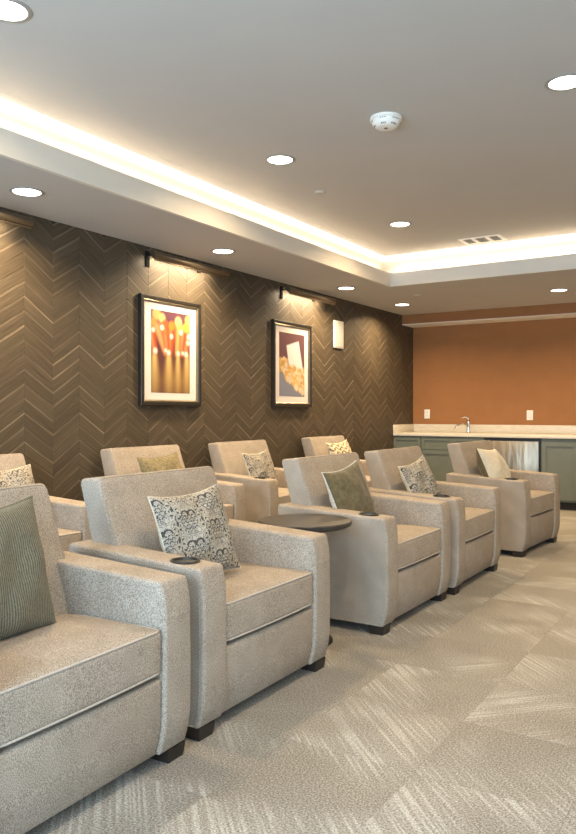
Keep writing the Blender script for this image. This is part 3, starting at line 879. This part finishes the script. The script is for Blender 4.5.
# ------------------------------------------------------------------ picture lights
def picture_light(y, label, L=1.0):
    t = empty('picture_light', (XL, y, 2.468))
    xo = 0.13
    # half-round shade, open to the wall side below
    r_, th = 0.034, 0.003; ns = 14
    v = []; f = []
    angs = np.linspace(math.radians(-70), math.radians(150), ns)
    for ye in (-L / 2, L / 2):
        for rr in (r_, r_ - th):
            for a in angs: v.append((xo + rr * math.cos(a), ye, rr * math.sin(a)))
    for k in range(ns - 1):
        f.append((k, k + 1, 2 * ns + k + 1, 2 * ns + k)); f.append((ns + k, 3 * ns + k, 3 * ns + k + 1, ns + k + 1))
        f.append((k, ns + k, ns + k + 1, k + 1)); f.append((2 * ns + k, 2 * ns + k + 1, 3 * ns + k + 1, 3 * ns + k))
    f.append((0, 2 * ns, 3 * ns, ns)); f.append((ns - 1, 2 * ns - 1, 4 * ns - 1, 3 * ns - 1))
    MB().add(v, f).build('shade', M['bronze'], t, angle=40)
    for s in (-1, 1):
        cp = [(xo + (r_ - 0.001) * math.cos(a), s * (L / 2 - 0.001), (r_ - 0.001) * math.sin(a)) for a in np.linspace(math.radians(-70), math.radians(150), 14)]
        cq = [(p[0], p[1] - s * 0.004, p[2]) for p in cp]
        n = len(cp)
        MB().add(cp + cq, [tuple(range(n)), tuple(reversed(range(n, 2 * n)))] + [(i, n + i, n + (i + 1) % n, (i + 1) % n) for i in range(n)]).build('end_cap', M['bronze'], t)
    MB().tube([(xo + 0.016, -L / 2 + 0.01, -0.040), (xo + 0.016, L / 2 - 0.01, -0.040)], 0.006, 8).build('lower_rail', M['bronze'], t, angle=50)
    MB().box(xo - 0.012, xo + 0.010, -L / 2 + 0.06, L / 2 - 0.06, 0.010, 0.020).build('led_bar', M['picled'], t)
    # wall bracket at the near end and a second at the far end
    for yb in (-L / 2 + 0.08, L / 2 - 0.25):
        br = MB().bevbox(0.0005, 0.012, yb - 0.022, yb + 0.022, -0.075 if yb < 0 else -0.02, 0.055, 0.003).build('wall_plate', M['matte_black'], t)
        MB().box(0.011, xo - 0.026, yb - 0.008, yb + 0.008, 0.012, 0.028).build('support_arm', M['matte_black'], t)
        MB().tube([(xo - 0.045, yb - 0.02, 0.02), (xo - 0.045, yb + 0.02, 0.02)], 0.014, 12).build('pivot', M['matte_black'], t, angle=40)
    for yb in (-L / 2 + 0.27, L / 2 - 0.24):
        MB().lathe([(0.008, 0.0), (0.008, 0.010), (0.005, 0.013)], 12, (xo, yb, r_ - 0.002)).build('knob', M['black'], t)
    area('picture_lamp', (xo - 0.006, 0, 0.006), 0.03, P_PIC, PIC_C, (0, math.radians(45), 0), L - 0.28, spread=150, parent=t)
    tag(t, label, 'picture light', 'picture lights')
picture_light(2.83, 'bronze linear picture light cut by the left frame edge')
picture_light(5.02, 'bronze linear picture light above the bowling picture')
picture_light(7.06, 'bronze linear picture light above the popcorn picture')

# wall speaker
t = empty('wall_speaker', (XL, 7.893, 2.125))
MB().bevbox(0.001, 0.022, -0.115, 0.115, -0.163, 0.163, 0.006).build('housing', M['white'], t, angle=40)
MB().bevbox(0.020, 0.027, -0.103, 0.103, -0.150, 0.150, 0.004).build('grille', plain('speaker_grille', (0.66, 0.64, 0.58), 0.7, 0, 200, 0.15, 0.3), t, angle=40)
tag(t, 'white rectangular speaker panel on the chevron wall', 'speaker')

# ------------------------------------------------------------------ bar
YC = 9.52
def shaker(name, x0, x1, z0, z1, parent, rail=0.055):
    d = MB()
    d.box(x0, x1, YC - 0.019, YC - 0.0005, z0, z0 + rail); d.box(x0, x1, YC - 0.019, YC - 0.0005, z1 - rail, z1)
    d.box(x0, x0 + rail, YC - 0.019, YC - 0.0005, z0 + rail, z1 - rail); d.box(x1 - rail, x1, YC - 0.019, YC - 0.0005, z0 + rail, z1 - rail)
    o = d.build(name, M['green'], parent)
    MB().box(x0 + rail - 0.002, x1 - rail + 0.002, YC - 0.009, YC - 0.001, z0 + rail - 0.002, z1 - rail + 0.002).build('panel', M['green'], o)
    return o
def knob(x, z, parent):
    m_ = MB().lathe([(0.006, 0.0), (0.006, 0.010), (0.014, 0.016), (0.014, 0.022), (0.010, 0.025)], 16)
    m_.v = [(x + a, YC - 0.019 - c, z + b_) for (a, b_, c) in m_.v]
    m_.build('knob', M['black'], parent)
def cabinet(x0, x1, kind, label):
    t = empty('base_cabinet', ((x0 + x1) / 2, YC + 0.3, 0))
    ox = Vector(t.location)
    def fix():
        for ch in t.children: ch.location = -ox
    MB().box(x0, x1, YC, YB - 0.01, 0.10, 0.872).build('body', M['green'], t)
    MB().box(x0, x1, YC + 0.075, YB - 0.02, 0.0, 0.099).build('toe_kick', M['toe'], t)
    g = 0.003
    if kind == 'd1':
        shaker('drawer', x0 + g, x1 - g, 0.700, 0.858, t, 0.04)
        d = shaker('door', x0 + g, x1 - g, 0.115, 0.692, t); knob(x1 - 0.04, 0.62, d)
    elif kind == 'd2':
        xm = (x0 + x1) / 2
        shaker('drawer', x0 + g, xm - g, 0.700, 0.858, t, 0.04); shaker('drawer', xm + g, x1 - g, 0.700, 0.858, t, 0.04)
        d = shaker('door', x0 + g, xm - g, 0.115, 0.692, t); d2 = shaker('door', xm + g, x1 - g, 0.115, 0.692, t)
    else:
        xm = x0 + 0.44
        shaker('door', x0 + g, xm - g, 0.125, 0.832, t); shaker('door', xm + g, x1 - g, 0.125, 0.832, t)
    fix()
    tag(t, label, 'cabinet', 'bar base cabinets')
cabinet(XL + 0.002, -3.866, 'd1', 'narrow sage drawer-over-door cabinet in the bar corner')
cabinet(-3.862, -2.995, 'd2', 'sage cabinet under the bar sink with two drawer fronts')
cabinet(-2.285, -1.40, 'dd', 'sage cabinet with tall shaker doors right of the steel fridge')
cabinet(-1.396, -0.50, 'dd', 'sage cabinet with tall shaker doors beyond the right frame edge')

t = empty('undercounter_fridge', (-2.62, 9.8, 0))
MB().box(-0.368, 0.330, -0.268, 0.38, 0.0, 0.868).build('surround', M['black'], t)
MB().bevbox(-0.303, 0.304, -0.305, -0.2685, 0.115, 0.832, 0.004).build('door', M['steel'], t, angle=40)
MB().box(-0.30, 0.30, -0.27, -0.268, 0.02, 0.10).build('kick_grille', M['toe'], t)
tag(t, 'stainless steel undercounter fridge between the bar cabinets', 'fridge')

t = empty('bar_counter', (-2.4, 9.85, 0.875))
MB().bevbox(XL + 0.002 + 2.4, -0.49 + 2.4, 9.485 - 9.85, YB - 0.001 - 9.85, 0, 0.042, 0.004).build('slab', M['quartz'], t, angle=40)
MB().bevbox(XL + 0.002 + 2.4, -0.49 + 2.4, YB - 0.022 - 9.85, YB - 0.001 - 9.85, 0.0425, 0.150, 0.003).build('backsplash', M['quartz'], t, angle=40)
MB().bevbox(XL + 0.002 + 2.4, XL + 0.022 + 2.4, 9.487 - 9.85, YB - 0.0225 - 9.85, 0.0425, 0.150, 0.003).build('side_splash', M['quartz'], t, angle=40)
tag(t, 'long pale quartz bar counter with low backsplash', 'counter')

t = empty('faucet', (-3.37, 9.98, 0.9175))
MB().lathe([(0.030, 0.0), (0.030, 0.008), (0.024, 0.012), (0.022, 0.13), (0.024, 0.15), (0.020, 0.17)], 24).build('body', M['chrome'], t, angle=40)
MB().tube([(0, 0, 0.10), (-0.06, -0.05, 0.12), (-0.12, -0.10, 0.10), (-0.155, -0.13, 0.045)], [0.014, 0.013, 0.012, 0.011], 12).build('spout', M['chrome'], t, smooth=True)
MB().tube([(0.0, 0, 0.165), (0, 0, 0.20), (-0.03, -0.03, 0.215), (-0.09, -0.06, 0.205)], [0.016, 0.015, 0.010, 0.008], 12).build('lever', M['chrome'], t, smooth=True)
tag(t, 'chrome single-lever faucet on the bar counter', 'faucet')

def outlet(x, z, label):
    t = empty('wall_outlet', (x, YB, z))
    MB().bevbox(-0.042, 0.042, -0.007, -0.0005, -0.066, 0.066, 0.003).build('cover_plate', M['white'], t, angle=40)
    for dz in (-0.026, 0.026):
        s_ = MB().bevbox(-0.020, 0.020, -0.010, -0.0065, dz - 0.018, dz + 0.018, 0.002).build('socket', M['white'], t, angle=40)
        for dx in (-0.007, 0.007):
            MB().box(dx - 0.0015, dx + 0.0015, -0.0105, -0.0095, dz - 0.005, dz + 0.008).build('slot', M['grey_plastic'], s_)
    tag(t, label, 'outlet', 'wall outlets')
outlet(-4.053, 1.171, 'white wall outlet near the left corner above the bar')
outlet(-2.60, 1.157, 'white wall outlet above the bar over the steel fridge')
